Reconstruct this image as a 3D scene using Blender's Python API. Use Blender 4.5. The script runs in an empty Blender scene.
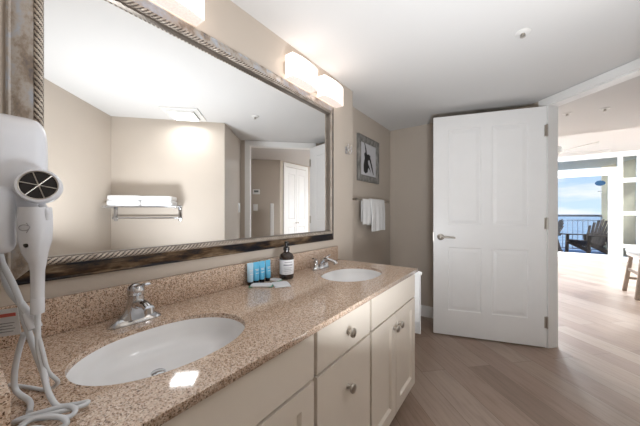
import bpy, bmesh, math, random
from mathutils import Vector, Matrix
random.seed(7)
S = bpy.context.scene
C = S.collection
PI = math.pi
def R(d): return d*PI/180.0

# ------------------------------------------------------------------ camera, sky, exposure
H = 1.14                                     # eye height
cam_d = bpy.data.cameras.new('camera'); cam = bpy.data.objects.new('camera', cam_d); C.objects.link(cam)
cam_d.sensor_width = 36.0; cam_d.lens = 36.0*270/640
cam_d.clip_start = 0.03; cam_d.clip_end = 20000
cam.location = (0, 0, H); cam.rotation_euler = (R(90), 0, math.atan2(196, 270))
S.camera = cam
S.view_settings.view_transform = 'Standard'; S.view_settings.look = 'None'
S.view_settings.gamma = 1.0; S.view_settings.use_curve_mapping = False
S.view_settings.exposure = 1.25
E_SHADE = 1.05        # glass shades over the mirror
E_CEIL = 10.5        # square ceiling light in the bathroom
E_HALL_FILL = 40.0        # added unseen fill light on the hallway ceiling
E_LIV_FILL = 155.0         # added unseen fill lights on the living room ceiling
E_SKY = 0.50

w = bpy.data.worlds.new('sky'); S.world = w; w.use_nodes = True
nt = w.node_tree; nt.nodes.clear()
o_ = nt.nodes.new('ShaderNodeOutputWorld'); bg = nt.nodes.new('ShaderNodeBackground')
tc = nt.nodes.new('ShaderNodeTexCoord'); sx = nt.nodes.new('ShaderNodeSeparateXYZ')
rp = nt.nodes.new('ShaderNodeValToRGB'); mp = nt.nodes.new('ShaderNodeMapping')
nz = nt.nodes.new('ShaderNodeTexNoise'); cr = nt.nodes.new('ShaderNodeValToRGB'); mx = nt.nodes.new('ShaderNodeMixRGB')
rp.color_ramp.elements[0].position = 0.0; rp.color_ramp.elements[0].color = (0.60, 0.76, 0.93, 1)
rp.color_ramp.elements[1].position = 0.35; rp.color_ramp.elements[1].color = (0.25, 0.47, 0.88, 1)
mp.inputs['Scale'].default_value = (3.0, 3.0, 16.0); mp.inputs['Location'].default_value = (2.3, 0.4, 0.35)
nz.inputs['Scale'].default_value = 1.6; nz.inputs['Detail'].default_value = 6.0; nz.inputs['Roughness'].default_value = 0.55
cr.color_ramp.elements[0].position = 0.45; cr.color_ramp.elements[1].position = 0.66
mx.inputs[2].default_value = (0.90, 0.90, 0.95, 1)
bg.inputs['Strength'].default_value = E_SKY
L = nt.links.new
L(tc.outputs['Generated'], sx.inputs[0]); L(sx.outputs['Z'], rp.inputs[0])
L(tc.outputs['Generated'], mp.inputs[0]); L(mp.outputs[0], nz.inputs['Vector']); L(nz.outputs[0], cr.inputs[0])
L(cr.outputs[0], mx.inputs[0]); L(rp.outputs[0], mx.inputs[1]); L(mx.outputs[0], bg.inputs[0]); L(bg.outputs[0], o_.inputs[0])

sd = bpy.data.lights.new('sun', 'SUN'); so = bpy.data.objects.new('sun', sd); C.objects.link(so)
sd.energy = 0.3; sd.angle = R(1); sd.color = (1, .96, .9); so.rotation_euler = (R(28), 0, R(-35)); so.location = (0, 0, 30)

# added unseen fill light aimed at the bathroom ceiling, like a bounced flash
fd = bpy.data.lights.new('bounce_fill', 'AREA'); fo = bpy.data.objects.new('bounce_fill', fd); C.objects.link(fo)
fd.shape = 'SQUARE'; fd.size = 0.3; fd.energy = 11.0; fd.spread = R(170); fd.color = (.92, .96, 1.0); fo.location = (.15, .62, .74); fo.rotation_euler = (R(152), 0, R(8))
# ------------------------------------------------------------------ materials
def srgb(r, g, b):
    f = lambda c: (c/255/12.92) if c/255 <= .04045 else ((c/255+.055)/1.055)**2.4
    return (f(r), f(g), f(b), 1)
def mat(name, col, rough=.5, metal=0.0, noise=0.0, nscale=8.0, bump=0.0, bscale=200.0, spec=.5, emit=None, estr=0.0, trans=0.0, coat=0.0):
    m = bpy.data.materials.new(name); m.use_nodes = True
    t = m.node_tree; b = t.nodes['Principled BSDF']
    b.inputs['Base Color'].default_value = col; b.inputs['Roughness'].default_value = rough; b.inputs['Metallic'].default_value = metal
    b.inputs['Specular IOR Level'].default_value = spec
    if coat: b.inputs['Coat Weight'].default_value = coat; b.inputs['Coat Roughness'].default_value = .05
    if trans: b.inputs['Transmission Weight'].default_value = trans
    if emit: b.inputs['Emission Color'].default_value = emit; b.inputs['Emission Strength'].default_value = estr
    co = t.nodes.new('ShaderNodeTexCoord')
    if noise:
        n = t.nodes.new('ShaderNodeTexNoise'); n.inputs['Scale'].default_value = nscale; n.inputs['Detail'].default_value = 5
        mr = t.nodes.new('ShaderNodeMapRange'); mr.inputs[1].default_value = .3; mr.inputs[2].default_value = .7
        mr.inputs[3].default_value = 1-noise; mr.inputs[4].default_value = 1+noise
        ml = t.nodes.new('ShaderNodeVectorMath'); ml.operation = 'SCALE'; ml.inputs[0].default_value = col[:3]
        t.links.new(co.outputs['Object'], n.inputs['Vector']); t.links.new(n.outputs[0], mr.inputs[0])
        t.links.new(mr.outputs[0], ml.inputs['Scale']); t.links.new(ml.outputs[0], b.inputs['Base Color'])
    if bump:
        n2 = t.nodes.new('ShaderNodeTexNoise'); n2.inputs['Scale'].default_value = bscale; n2.inputs['Detail'].default_value = 3
        bp = t.nodes.new('ShaderNodeBump'); bp.inputs['Strength'].default_value = bump; bp.inputs['Distance'].default_value = .002
        t.links.new(co.outputs['Object'], n2.inputs['Vector']); t.links.new(n2.outputs[0], bp.inputs['Height']); t.links.new(bp.outputs[0], b.inputs['Normal'])
    return m
M = {}
M['wall'] = mat('wall_paint', srgb(194, 183, 171), .55, noise=.02, nscale=3, bump=.08, bscale=150)
M['ceil'] = mat('ceiling_paint', srgb(217, 216, 215), .9, bump=.06, bscale=120)
M['trim'] = mat('white_trim', srgb(240, 240, 239), .35, noise=.01)
M['door'] = mat('white_door', srgb(241, 241, 241), .35, noise=.01, bump=.05, bscale=90)
M['cab'] = mat('cabinet_cream', srgb(222, 213, 201), .38, noise=.015, nscale=4)
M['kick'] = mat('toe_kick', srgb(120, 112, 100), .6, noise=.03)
M['porc'] = mat('porcelain', srgb(240, 241, 243), .08, noise=.005, coat=.5)
M['chrome'] = mat('chrome', (.66, .68, .71, 1), .06, 1.0, noise=.01)
M['nickel'] = mat('satin_nickel', (.50, .47, .43, 1), .28, 1.0, noise=.02)
M['mirror'] = mat('mirror_silver', (.94, .945, .94, 1), 0.0, 1.0)
M['plastic'] = mat('white_plastic', srgb(226, 229, 236), .22, noise=.008)
M['cord'] = mat('cord_rubber', srgb(215, 220, 226), .35, noise=.02)
M['black'] = mat('black_plastic', (.012, .012, .014, 1), .25, noise=.03)
M['towel'] = mat('white_terry', srgb(238, 238, 238), .95, noise=.02, nscale=60, bump=.7, bscale=500)
M['amber'] = mat('dark_amber_plastic', (.022, .012, .009, 1), .12, noise=.05, coat=.4)
M['paper'] = mat('white_paper', srgb(228, 230, 234), .6, noise=.01)
M['greyink'] = mat('grey_ink', srgb(150, 152, 160), .6, noise=.02)
M['redink'] = mat('red_ink', srgb(200, 95, 85), .6, noise=.02)
M['green'] = mat('green_foil', srgb(70, 165, 130), .35, noise=.03)
M['blue'] = mat('blue_tube', srgb(95, 185, 226), .3, noise=.03)
M['paleblue'] = mat('pale_blue_tube', srgb(178, 212, 232), .3, noise=.02)
M['shade'] = mat('lit_glass', srgb(250, 240, 232), .3, noise=.005, emit=(1.0, .88, .80, 1), estr=E_SHADE)
M['shadeunder'] = mat('frosted_under_glass', srgb(225, 210, 205), .2, noise=.12, nscale=120, emit=(1.0, .80, .70, 1), estr=.22)
M['diff'] = mat('lit_diffuser', srgb(250, 250, 250), .4, noise=.005, emit=(.96, .98, 1.0, 1), estr=E_CEIL)
M['hallfill'] = mat('hall_fill_glow', srgb(250, 250, 250), .4, noise=.005, emit=(.86, .93, 1.0, 1), estr=E_HALL_FILL)
M['livfill'] = mat('living_fill_glow', srgb(250, 250, 250), .4, noise=.005, emit=(.82, .92, 1.0, 1), estr=E_LIV_FILL)
M['stone'] = mat('white_ceiling_plate', srgb(225, 224, 222), .5, noise=.01)
M['chair'] = mat('brown_resin', srgb(72, 62, 58), .55, noise=.10, nscale=12)
M['rail'] = mat('blue_grey_rail', srgb(178, 192, 216), .4, noise=.03)
M['toprail'] = mat('grey_top_rail', srgb(108, 112, 122), .4, noise=.03)
M['deck'] = mat('blue_deck', srgb(84, 132, 188), .6, noise=.06)
M['stucco'] = mat('beige_stucco', srgb(254, 236, 200), .8, noise=.04, bump=.3, bscale=60)
M['cream'] = mat('pale_cream_stucco', srgb(250, 242, 222), .8, noise=.02)
M['wash'] = mat('grey_washed_wood', srgb(142, 126, 113), .6, noise=.14, nscale=20)
M['cushion'] = mat('pale_cushion', srgb(226, 232, 236), .8, noise=.03, bump=.3, bscale=300)
M['fan'] = mat('white_fan', srgb(232, 232, 230), .4, noise=.01)
M['sticker'] = mat('blue_sticker', srgb(8, 58, 92), .4, noise=.10, nscale=40)
M['screen'] = mat('grey_screen', srgb(120, 126, 124), .3, noise=.02)
M['printpaper'] = mat('print_paper', srgb(202, 202, 206), .6, noise=.03)
M['ink'] = mat('black_ink', (.012, .012, .014, 1), .5, noise=.25, nscale=30)
g = mat('window_glass', (1, 1, 1, 1), 0.0); t = g.node_tree; t.nodes.clear()
oo = t.nodes.new('ShaderNodeOutputMaterial'); mxs = t.nodes.new('ShaderNodeMixShader'); tr = t.nodes.new('ShaderNodeBsdfTransparent'); gl = t.nodes.new('ShaderNodeBsdfGlossy'); fr = t.nodes.new('ShaderNodeFresnel')
tr.inputs[0].default_value = (.97, .985, .99, 1); gl.inputs['Roughness'].default_value = 0.0; fr.inputs[0].default_value = 1.3
t.links.new(fr.outputs[0], mxs.inputs[0]); t.links.new(tr.outputs[0], mxs.inputs[1]); t.links.new(gl.outputs[0], mxs.inputs[2]); t.links.new(mxs.outputs[0], oo.inputs[0])
M['glass'] = g

def ramp(t, els):
    r = t.nodes.new('ShaderNodeValToRGB'); e = r.color_ramp.elements
    e[0].position, e[0].color = els[0]; e[1].position, e[1].color = els[-1]
    for p, c in els[1:-1]:
        n = e.new(p); n.color = c
    return r
def granite():
    m = mat('speckled_granite', srgb(180, 150, 125), .055); t = m.node_tree; b = t.nodes['Principled BSDF']
    co = t.nodes.new('ShaderNodeTexCoord')
    v = t.nodes.new('ShaderNodeTexVoronoi'); v.inputs['Scale'].default_value = 430
    n = t.nodes.new('ShaderNodeTexNoise'); n.inputs['Scale'].default_value = 95; n.inputs['Detail'].default_value = 4; n.inputs['Roughness'].default_value = .7
    sp = t.nodes.new('ShaderNodeSeparateColor')
    r1 = ramp(t, [(0, srgb(92, 68, 52)), (.13, srgb(150, 120, 98)), (.28, srgb(198, 170, 148)), (.62, srgb(212, 188, 167)), (1, srgb(234, 219, 204))])
    r1.color_ramp.interpolation = 'LINEAR'
    r2 = ramp(t, [(.36, (.30, .24, .20, 1)), (.46, (1, 1, 1, 1))])
    m2 = t.nodes.new('ShaderNodeMixRGB'); m2.blend_type = 'MULTIPLY'; m2.inputs[0].default_value = .55
    t.links.new(co.outputs['Object'], v.inputs['Vector']); t.links.new(co.outputs['Object'], n.inputs['Vector'])
    t.links.new(v.outputs['Color'], sp.inputs[0]); t.links.new(sp.outputs[0], r1.inputs[0]); t.links.new(n.outputs[0], r2.inputs[0])
    t.links.new(r1.outputs[0], m2.inputs[1]); t.links.new(r2.outputs[0], m2.inputs[2]); t.links.new(m2.outputs[0], b.inputs['Base Color'])
    return m
M['granite'] = granite()
def planks():
    m = mat('plank_floor', srgb(165, 142, 126), .33); t = m.node_tree; b = t.nodes['Principled BSDF']
    co = t.nodes.new('ShaderNodeTexCoord'); mp = t.nodes.new('ShaderNodeMapping')
    mp.inputs['Rotation'].default_value = (0, 0, R(45)); mp.inputs['Location'].default_value = (.60, -.098, 0)
    br = t.nodes.new('ShaderNodeTexBrick'); br.offset = .42; br.inputs['Scale'].default_value = 1
    br.inputs['Color1'].default_value = (0, 0, 0, 1); br.inputs['Color2'].default_value = (1, 1, 1, 1); br.inputs['Mortar'].default_value = (.5, .5, .5, 1)
    br.inputs['Mortar Size'].default_value = .0016; br.inputs['Mortar Smooth'].default_value = .2
    br.inputs['Brick Width'].default_value = 1.2; br.inputs['Row Height'].default_value = .185
    tone = ramp(t, [(0, srgb(140, 119, 106)), (.3, srgb(159, 136, 121)), (.7, srgb(164, 144, 130)), (1, srgb(172, 153, 140))])
    mg = t.nodes.new('ShaderNodeMapping'); mg.inputs['Scale'].default_value = (2.2, 26, 1)
    ng = t.nodes.new('ShaderNodeTexNoise'); ng.inputs['Scale'].default_value = 1.6; ng.inputs['Detail'].default_value = 8; ng.inputs['Roughness'].default_value = .62; ng.inputs['Distortion'].default_value = .6
    ng.noise_dimensions = '4D'
    rg = ramp(t, [(.28, (.68, .66, .64, 1)), (.5, (.97, .97, .97, 1)), (.75, (1.08, 1.08, 1.08, 1))])
    mu = t.nodes.new('ShaderNodeMixRGB'); mu.blend_type = 'MULTIPLY'; mu.inputs[0].default_value = .85
    mo = t.nodes.new('ShaderNodeMixRGB'); mo.inputs[2].default_value = srgb(112, 94, 82)
    sc = t.nodes.new('ShaderNodeMath'); sc.operation = 'MULTIPLY'; sc.inputs[1].default_value = 9
    sp = t.nodes.new('ShaderNodeSeparateColor')
    lk = t.links.new
    lk(co.outputs['Object'], mp.inputs[0]); lk(mp.outputs[0], br.inputs['Vector']); lk(br.outputs['Color'], tone.inputs[0])
    lk(mp.outputs[0], mg.inputs[0]); lk(mg.outputs[0], ng.inputs['Vector']); lk(br.outputs['Color'], sp.inputs[0]); lk(sp.outputs[0], sc.inputs[0]); lk(sc.outputs[0], ng.inputs['W'])
    lk(ng.outputs[0], rg.inputs[0]); lk(tone.outputs[0], mu.inputs[1]); lk(rg.outputs[0], mu.inputs[2])
    lk(br.outputs['Fac'], mo.inputs[0]); lk(mu.outputs[0], mo.inputs[1]); lk(mo.outputs[0], b.inputs['Base Color'])
    return m
M['planks'] = planks()
def distressed(name, els, metal, rough, sc, rot):
    m = mat(name, srgb(150, 140, 130), rough, metal); t = m.node_tree; b = t.nodes['Principled BSDF']
    co = t.nodes.new('ShaderNodeTexCoord'); mp = t.nodes.new('ShaderNodeMapping'); mp.inputs['Scale'].default_value = rot
    n = t.nodes.new('ShaderNodeTexNoise'); n.inputs['Scale'].default_value = sc; n.inputs['Detail'].default_value = 7; n.inputs['Roughness'].default_value = .68
    r = ramp(t, els)
    t.links.new(co.outputs['Object'], mp.inputs[0]); t.links.new(mp.outputs[0], n.inputs['Vector']); t.links.new(n.outputs[0], r.inputs[0]); t.links.new(r.outputs[0], b.inputs['Base Color'])
    return m
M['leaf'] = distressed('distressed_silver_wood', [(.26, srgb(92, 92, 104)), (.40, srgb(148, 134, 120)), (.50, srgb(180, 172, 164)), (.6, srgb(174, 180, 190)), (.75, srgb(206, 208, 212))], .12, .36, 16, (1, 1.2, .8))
M['leafshade'] = distressed('worn_shaded_silver_wood', [(.40, srgb(10, 15, 30)), (.50, srgb(22, 24, 32)), (.56, srgb(84, 66, 48)), (.63, srgb(132, 112, 88)), (.74, srgb(176, 166, 152))], .3, .36, 7, (1, .5, 2.2))  # worn patches plus shade painted in, for the bottom and right rails
M['rope'] = distressed('aged_silver_rope', [(.3, srgb(150, 136, 122)), (.6, srgb(206, 196, 184)), (.8, srgb(228, 220, 210))], .35, .34, 25, (1, 1, 1))
M['grooveshade'] = mat('shaded_rope_groove', srgb(84, 74, 68), .5, .2, noise=.1)  # crevice shade between the rope strands, painted as a darker colour
M['lip'] = mat('dark_lip', srgb(120, 112, 104), .3, .7, noise=.05)
M['artframe'] = distressed('grey_weathered_wood', [(.3, srgb(70, 68, 66)), (.5, srgb(128, 126, 122)), (.7, srgb(166, 164, 160))], 0, .6, 30, (1, 1, .4))
def ocean():
    m = mat('sea_water', srgb(150, 185, 205), .25); t = m.node_tree; b = t.nodes['Principled BSDF']
    co = t.nodes.new('ShaderNodeTexCoord'); n = t.nodes.new('ShaderNodeTexNoise'); n.inputs['Scale'].default_value = .05; n.inputs['Detail'].default_value = 6
    r = ramp(t, [(.35, srgb(128, 168, 196)), (.65, srgb(178, 206, 220))])
    bp = t.nodes.new('ShaderNodeBump'); bp.inputs['Strength'].default_value = .4
    t.links.new(co.outputs['Object'], n.inputs['Vector']); t.links.new(n.outputs[0], r.inputs[0]); t.links.new(r.outputs[0], b.inputs['Base Color'])
    t.links.new(n.outputs[0], bp.inputs['Height']); t.links.new(bp.outputs[0], b.inputs['Normal'])
    return m
M['sea'] = ocean()

# ------------------------------------------------------------------ mesh helpers
def NB(): return bmesh.new()
def box(bm, lo, hi, bev=0.0, seg=2, mi=0):
    x0, y0, z0 = lo; x1, y1, z1 = hi
    vs = [bm.verts.new(p) for p in ((x0,y0,z0),(x1,y0,z0),(x1,y1,z0),(x0,y1,z0),(x0,y0,z1),(x1,y0,z1),(x1,y1,z1),(x0,y1,z1))]
    fs = [bm.faces.new([vs[i] for i in q]) for q in ((3,2,1,0),(4,5,6,7),(0,1,5,4),(1,2,6,5),(2,3,7,6),(3,0,4,7))]
    for f in fs: f.material_index = mi
    if bev:
        es = list({e for f in fs for e in f.edges})
        bmesh.ops.bevel(bm, geom=es, offset=bev, segments=seg, affect='EDGES', profile=.5)
    return vs
def xform(bm, m, start=0):
    bm.verts.ensure_lookup_table()
    for v in bm.verts[start:] if start else bm.verts: v.co = m @ v.co
def prism(bm, pts, z0, z1, mi=0):
    a = [bm.verts.new((p[0], p[1], z0)) for p in pts]; b = [bm.verts.new((p[0], p[1], z1)) for p in pts]
    n = len(pts); fs = [bm.faces.new(a[::-1]), bm.faces.new(b)]
    for i in range(n): fs.append(bm.faces.new((a[i], a[(i+1) % n], b[(i+1) % n], b[i])))
    for f in fs: f.material_index = mi
def frame_of(d):
    d = Vector(d).normalized(); up = Vector((0, 0, 1)) if abs(d.z) < .95 else Vector((1, 0, 0))
    s = d.cross(up).normalized(); return d, s, s.cross(d).normalized()
def lathe(bm, prof, n=24, origin=(0,0,0), axis=(0,0,1), sx=1.0, sy=1.0, mi=0):
    d, s, u = frame_of(axis); o = Vector(origin); rings = []
    for r, h in prof:
        if r <= 1e-6: rings.append([bm.verts.new(o + d*h)])
        else: rings.append([bm.verts.new(o + d*h + s*(r*sx*math.cos(2*PI*i/n)) + u*(r*sy*math.sin(2*PI*i/n))) for i in range(n)])
    for a, b in zip(rings, rings[1:]):
        for i in range(n):
            j = (i+1) % n
            if len(a) == 1 and len(b) == 1: continue
            if len(a) == 1: f = bm.faces.new((a[0], b[i], b[j]))
            elif len(b) == 1: f = bm.faces.new((a[i], a[j], b[0]))
            else: f = bm.faces.new((a[i], a[j], b[j], b[i]))
            f.material_index = mi
    if len(rings[0]) > 1: bm.faces.new(rings[0][::-1]).material_index = mi
    if len(rings[-1]) > 1: bm.faces.new(rings[-1]).material_index = mi
def spline(pts, k=8):
    P = [Vector(p) for p in pts]; P = [2*P[0]-P[1]] + P + [2*P[-1]-P[-2]]; out = []
    for i in range(1, len(P)-2):
        for j in range(k):
            t = j/k; a, b, c, d = P[i-1], P[i], P[i+1], P[i+2]
            out.append(.5*((2*b)+(c-a)*t+(2*a-5*b+4*c-d)*t*t+(-a+3*b-3*c+d)*t**3))
    out.append(P[-2]); return out
def tube(bm, pts, r, n=10, flat=1.0, mi=0):
    P = [Vector(p) for p in pts]; m = len(P); rr = r if isinstance(r, (list, tuple)) else [r]*m
    T = [(P[min(i+1, m-1)]-P[max(i-1, 0)]).normalized() for i in range(m)]
    d, s, u = frame_of(T[0]); rings = []
    for i in range(m):
        if i: s = (s - T[i]*s.dot(T[i])).normalized()
        u = s.cross(T[i]).normalized()
        rings.append([bm.verts.new(P[i] + s*(rr[i]*math.cos(2*PI*k/n)) + u*(rr[i]*flat*math.sin(2*PI*k/n))) for k in range(n)])
    for a, b in zip(rings, rings[1:]):
        for i in range(n): bm.faces.new((a[i], b[i], b[(i+1) % n], a[(i+1) % n])).material_index = mi
    bm.faces.new(rings[0]).material_index = mi; bm.faces.new(rings[-1][::-1]).material_index = mi
def bar(bm, a, b, r, n=12): tube(bm, [a, b], r, n)
def beam(bm, a, b, wd, th, up=(0,0,1), bev=0.0):
    a, b = Vector(a), Vector(b); d = (b-a); ln = d.length; d.normalize(); up = Vector(up)
    s = d.cross(up).normalized(); u = s.cross(d).normalized(); st = len(bm.verts)
    t = bmesh.new(); box(t, (-wd/2, 0, -th/2), (wd/2, ln, th/2), bev)
    mt = Matrix(((s.x, d.x, u.x, a.x), (s.y, d.y, u.y, a.y), (s.z, d.z, u.z, a.z), (0, 0, 0, 1)))
    xform(t, mt); join(bm, t)
def join(bm, other, mtx=None):
    mp_ = {}
    for v in other.verts: mp_[v] = bm.verts.new(mtx @ v.co if mtx else v.co)
    for f in other.faces:
        try:
            nf = bm.faces.new([mp_[v] for v in f.verts]); nf.material_index = f.material_index
        except ValueError: pass
    other.free()
def superell(bm, c, rad, e=.4, nu=32, nv=20, shape=None):
    sg = lambda v, p: math.copysign(abs(v)**p, v); rows = []
    for j in range(nv+1):
        ph = -PI/2 + PI*j/nv; row = []
        for i in range(nu):
            th = 2*PI*i/nu
            p = Vector((rad[0]*sg(math.cos(ph), e)*sg(math.cos(th), e), rad[1]*sg(math.cos(ph), e)*sg(math.sin(th), e), rad[2]*sg(math.sin(ph), e)))
            if shape: p = shape(p)
            row.append(Vector(c)+p)
        rows.append(row)
    bot = bm.verts.new(rows[0][0]); top = bm.verts.new(rows[-1][0])
    R_ = [[bm.verts.new(p) for p in r] for r in rows[1:-1]]
    for a, b in zip(R_, R_[1:]):
        for i in range(nu): bm.faces.new((a[i], a[(i+1) % nu], b[(i+1) % nu], b[i]))
    for i in range(nu):
        bm.faces.new((bot, R_[0][(i+1) % nu], R_[0][i])); bm.faces.new((top, R_[-1][i], R_[-1][(i+1) % nu]))
def obj(name, bm, m, parent=None, smooth=None, world=True):
    """one mesh object; vertices are given in world space (world=True) or in the parent's own space"""
    bmesh.ops.recalc_face_normals(bm, faces=bm.faces)
    if parent is not None and world:
        off = parent.get('_o') if False else ORG[parent.name]
        for v in bm.verts: v.co -= off
    me = bpy.data.meshes.new(name); bm.to_mesh(me); bm.free()
    for mm in (m if isinstance(m, (list, tuple)) else [m]): me.materials.append(mm)
    if smooth is not None:
        for p in me.polygons: p.use_smooth = True
        me.set_sharp_from_angle(angle=R(smooth))
    o = bpy.data.objects.new(name, me); C.objects.link(o)
    if parent is not None: o.parent = parent
    return o
ORG = {}
def thing(name, label, cat, loc=(0,0,0), rotz=0.0, group=None):
    o = bpy.data.objects.new(name, None); C.objects.link(o); o.empty_display_size = .05
    o.location = loc; o.rotation_euler = (0, 0, rotz); o['label'] = label; o['category'] = cat
    if group: o['group'] = group
    ORG[o.name] = Vector(loc); return o
def tag(o, label, cat, group=None):
    o['label'] = label; o['category'] = cat
    if group: o['group'] = group
    return o
def struct(name, bm, m, label, cat='wall', smooth=None):
    o = obj(name, bm, m, smooth=smooth); o['kind'] = 'structure'; o['label'] = label; o['category'] = cat; return o
def sthing(name, label, cat, loc, rotz=0.0):
    o = thing(name, label, cat, loc, rotz); o['kind'] = 'structure'; return o
def copy_tree(o, label=None, parent=None):
    c = o.copy(); C.objects.link(c)
    if parent is not None: c.parent = parent
    if label: c['label'] = label
    for ch in list(o.children): copy_tree(ch, None, c)
    return c
def cells(bm, W, Hh, y, sgn, panels, prof, mi=0):
    """a slab face in the xz plane at depth y, outward sgn along y, with moulded panels"""
    xs = sorted({0, W} | {p[0] for p in panels} | {p[1] for p in panels}); zs = sorted({0, Hh} | {p[2] for p in panels} | {p[3] for p in panels})
    for i in range(len(xs)-1):
        for j in range(len(zs)-1):
            x0, x1, z0, z1 = xs[i], xs[i+1], zs[j], zs[j+1]
            ring = lambda q, d: [bm.verts.new((x0+q, y+sgn*d, z0+q)), bm.verts.new((x1-q, y+sgn*d, z0+q)), bm.verts.new((x1-q, y+sgn*d, z1-q)), bm.verts.new((x0+q, y+sgn*d, z1-q))]
            if any(abs(p[0]-x0) < 1e-6 and abs(p[1]-x1) < 1e-6 and abs(p[2]-z0) < 1e-6 and abs(p[3]-z1) < 1e-6 for p in panels):
                rs = [ring(q, d) for q, d in [(0, 0)]+prof]
                for a, b in zip(rs, rs[1:]):
                    for k in range(4): bm.faces.new((a[k], a[(k+1) % 4], b[(k+1) % 4], b[k]))
                bm.faces.new(rs[-1])
            else: bm.faces.new(ring(0, 0))
def slab(W, Hh, T, panels=(), prof=(), both=False):
    """local: x 0..W, y 0 (front, faces -y) .. T, z 0..H"""
    bm = NB(); cells(bm, W, Hh, 0, -1, panels, list(prof)); cells(bm, W, Hh, T, 1, panels if both else (), list(prof))
    for q in (((0,0,0),(0,T,0),(0,T,Hh),(0,0,Hh)), ((W,0,0),(W,T,0),(W,T,Hh),(W,0,Hh)), ((0,0,0),(W,0,0),(W,T,0),(0,T,0)), ((0,0,Hh),(W,0,Hh),(W,T,Hh),(0,T,Hh))):
        bm.faces.new([bm.verts.new(p) for p in q])
    bmesh.ops.remove_doubles(bm, verts=bm.verts, dist=1e-5); return bm

# ------------------------------------------------------------------ the room
ZC = 2.115; WX = -1.06; ZL = 2.60; YW = 9.35
def wseg(name, p0, p1, z0, z1, th, label, m='wall', e0=0.0, e1=0.0):
    a, b = Vector(p0), Vector(p1); d = (b-a).normalized(); n = Vector((d.y, -d.x)); a = a-d*e0; b = b+d*e1
    bm = NB(); prism(bm, [a, b, b+n*th, a+n*th], z0, z1); return struct(name, bm, M[m], label)
e = Vector((.70711, -.70711)); nn = Vector((.70711, .70711)); P0 = Vector((.215, 2.975))
OP = lambda s, q=0.0: P0 + e*s + nn*q
SL, SR, SE = -.012, .84, .95
A0, A1, B1 = Vector((.455, 1.76)), Vector((1.20, .965)), OP(SE)
BK = Vector((.03, -.235))

bm = NB(); prism(bm, [(-1.4,-.5),(5,-.5),(5,YW+.05),(-1.4,YW+.05)], -.06, 0); struct('floor', bm, M['planks'], 'diagonal grey brown wood plank floor running out to the balcony door', 'floor')
bm = NB(); box(bm, (-1.5,-.5,ZC), (2.6,3.0,ZC+.12)); prism(bm, [(-1.5,3.0),(2.6,3.0),(2.6,4.6),(-1.5,4.6)], ZC, ZC+.12); struct('ceiling', bm, M['ceil'], 'low white ceiling over bathroom and hallway', 'ceiling')
bm = NB(); box(bm, (-1.5,4.6,ZL), (5,YW+.12,ZL+.1)); box(bm, (-1.5,4.55,ZC+.12), (5,4.6,ZL+.1)); struct('ceiling_living', bm, M['ceil'], 'higher white ceiling of the living room beyond the hallway', 'ceiling')
bm = NB(); box(bm, (-1.5,-.3,0), (WX,1.905,ZC)); struct('wall_mirror', bm, M['wall'], 'beige wall behind the framed mirror and vanity')
bm = NB(); box(bm, (-1.5,1.905,0), (-1.21,3.2,ZC)); struct('wall_recess', bm, M['wall'], 'recessed beige wall with framed print and towel bar')
bm = NB(); prism(bm, [(-1.21,3.09),(.10,3.09),(.18,3.17),(.15,3.2),(-1.21,3.2)], 0, ZC); struct('wall_end', bm, M['wall'], 'beige end wall behind the open white door')
bm = NB(); box(bm, (WX,-.3,0), (-.535,.025,ZC)); struct('wall_side', bm, M['wall'], 'short side wall carrying the hair dryer')
wseg('wall_back', (-.535,-.235), BK, 0, ZC, .08, 'beige wall behind the camera', e1=.0)
wseg('wall_camera', BK, A1, 0, ZC, .10, 'angled beige wall beside the camera, seen in the mirror', e0=.03, e1=.1)
wseg('wall_rack', A1, A0, 0, ZC, .10, 'angled beige wall with the towel rack, seen in the mirror')
wseg('wall_return', A0, B1, 0, ZC, .10, 'short beige wall between rack wall and doorway')
wth = .095
bm = NB()
prism(bm, [OP(-.16), OP(SL), OP(SL, wth), OP(-.16, wth)], 0, ZC); prism(bm, [OP(SR), OP(SE), OP(SE, wth), OP(SR, wth)], 0, ZC)
prism(bm, [OP(SL), OP(SR), OP(SR, wth), OP(SL, wth)], 2.06, ZC); struct('wall_doorway', bm, M['wall'], 'angled wall around the doorway to the hallway')
bm = NB(); jt = .018
prism(bm, [OP(SL), OP(SL+jt), OP(SL+jt, wth), OP(SL, wth)], 0, 2.06); prism(bm, [OP(SR-jt), OP(SR), OP(SR, wth), OP(SR-jt, wth)], 0, 2.06)
prism(bm, [OP(SL+jt), OP(SR-jt), OP(SR-jt, wth), OP(SL+jt, wth)], 2.042, 2.06)
cw, ct = .065, .014
for q0, q1 in ((-ct, 0), (wth, wth+ct)):
    prism(bm, [OP(SL-cw+.01, q0), OP(SL+.008, q0), OP(SL+.008, q1), OP(SL-cw+.01, q1)], 0, ZC-.004)
    prism(bm, [OP(SR-.008, q0), OP(SR+cw-.01, q0), OP(SR+cw-.01, q1), OP(SR-.008, q1)], 0, ZC-.004)
    prism(bm, [OP(SL+.008, q0), OP(SR-.008, q0), OP(SR-.008, q1), OP(SL+.008, q1)], 2.05, ZC-.004)
struct('trim_1', bm, M['trim'], 'white casing and jamb around the open doorway', 'door trim')
def bb(name, p0, p1, label, e0=0, e1=0):
    a, b = Vector(p0), Vector(p1); d = (b-a).normalized(); n = Vector((-d.y, d.x)); bm = NB()
    prism(bm, [a, b, b+n*.014, a+n*.014], 0, .105); prism(bm, [a, b, b+n*.008, a+n*.008], .105, .12); struct(name, bm, M['trim'], label, 'baseboard')
bb('baseboard_end', (.09,3.09), (-1.21,3.09), 'white baseboard along the end wall behind the door')
bb('baseboard_recess', (-1.21,3.076), (-1.21,1.92), 'white baseboard under the framed print')
bb('baseboard_rack', A1+Vector((-.02,.0)), A0, 'white baseboard below the towel rack')
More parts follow.
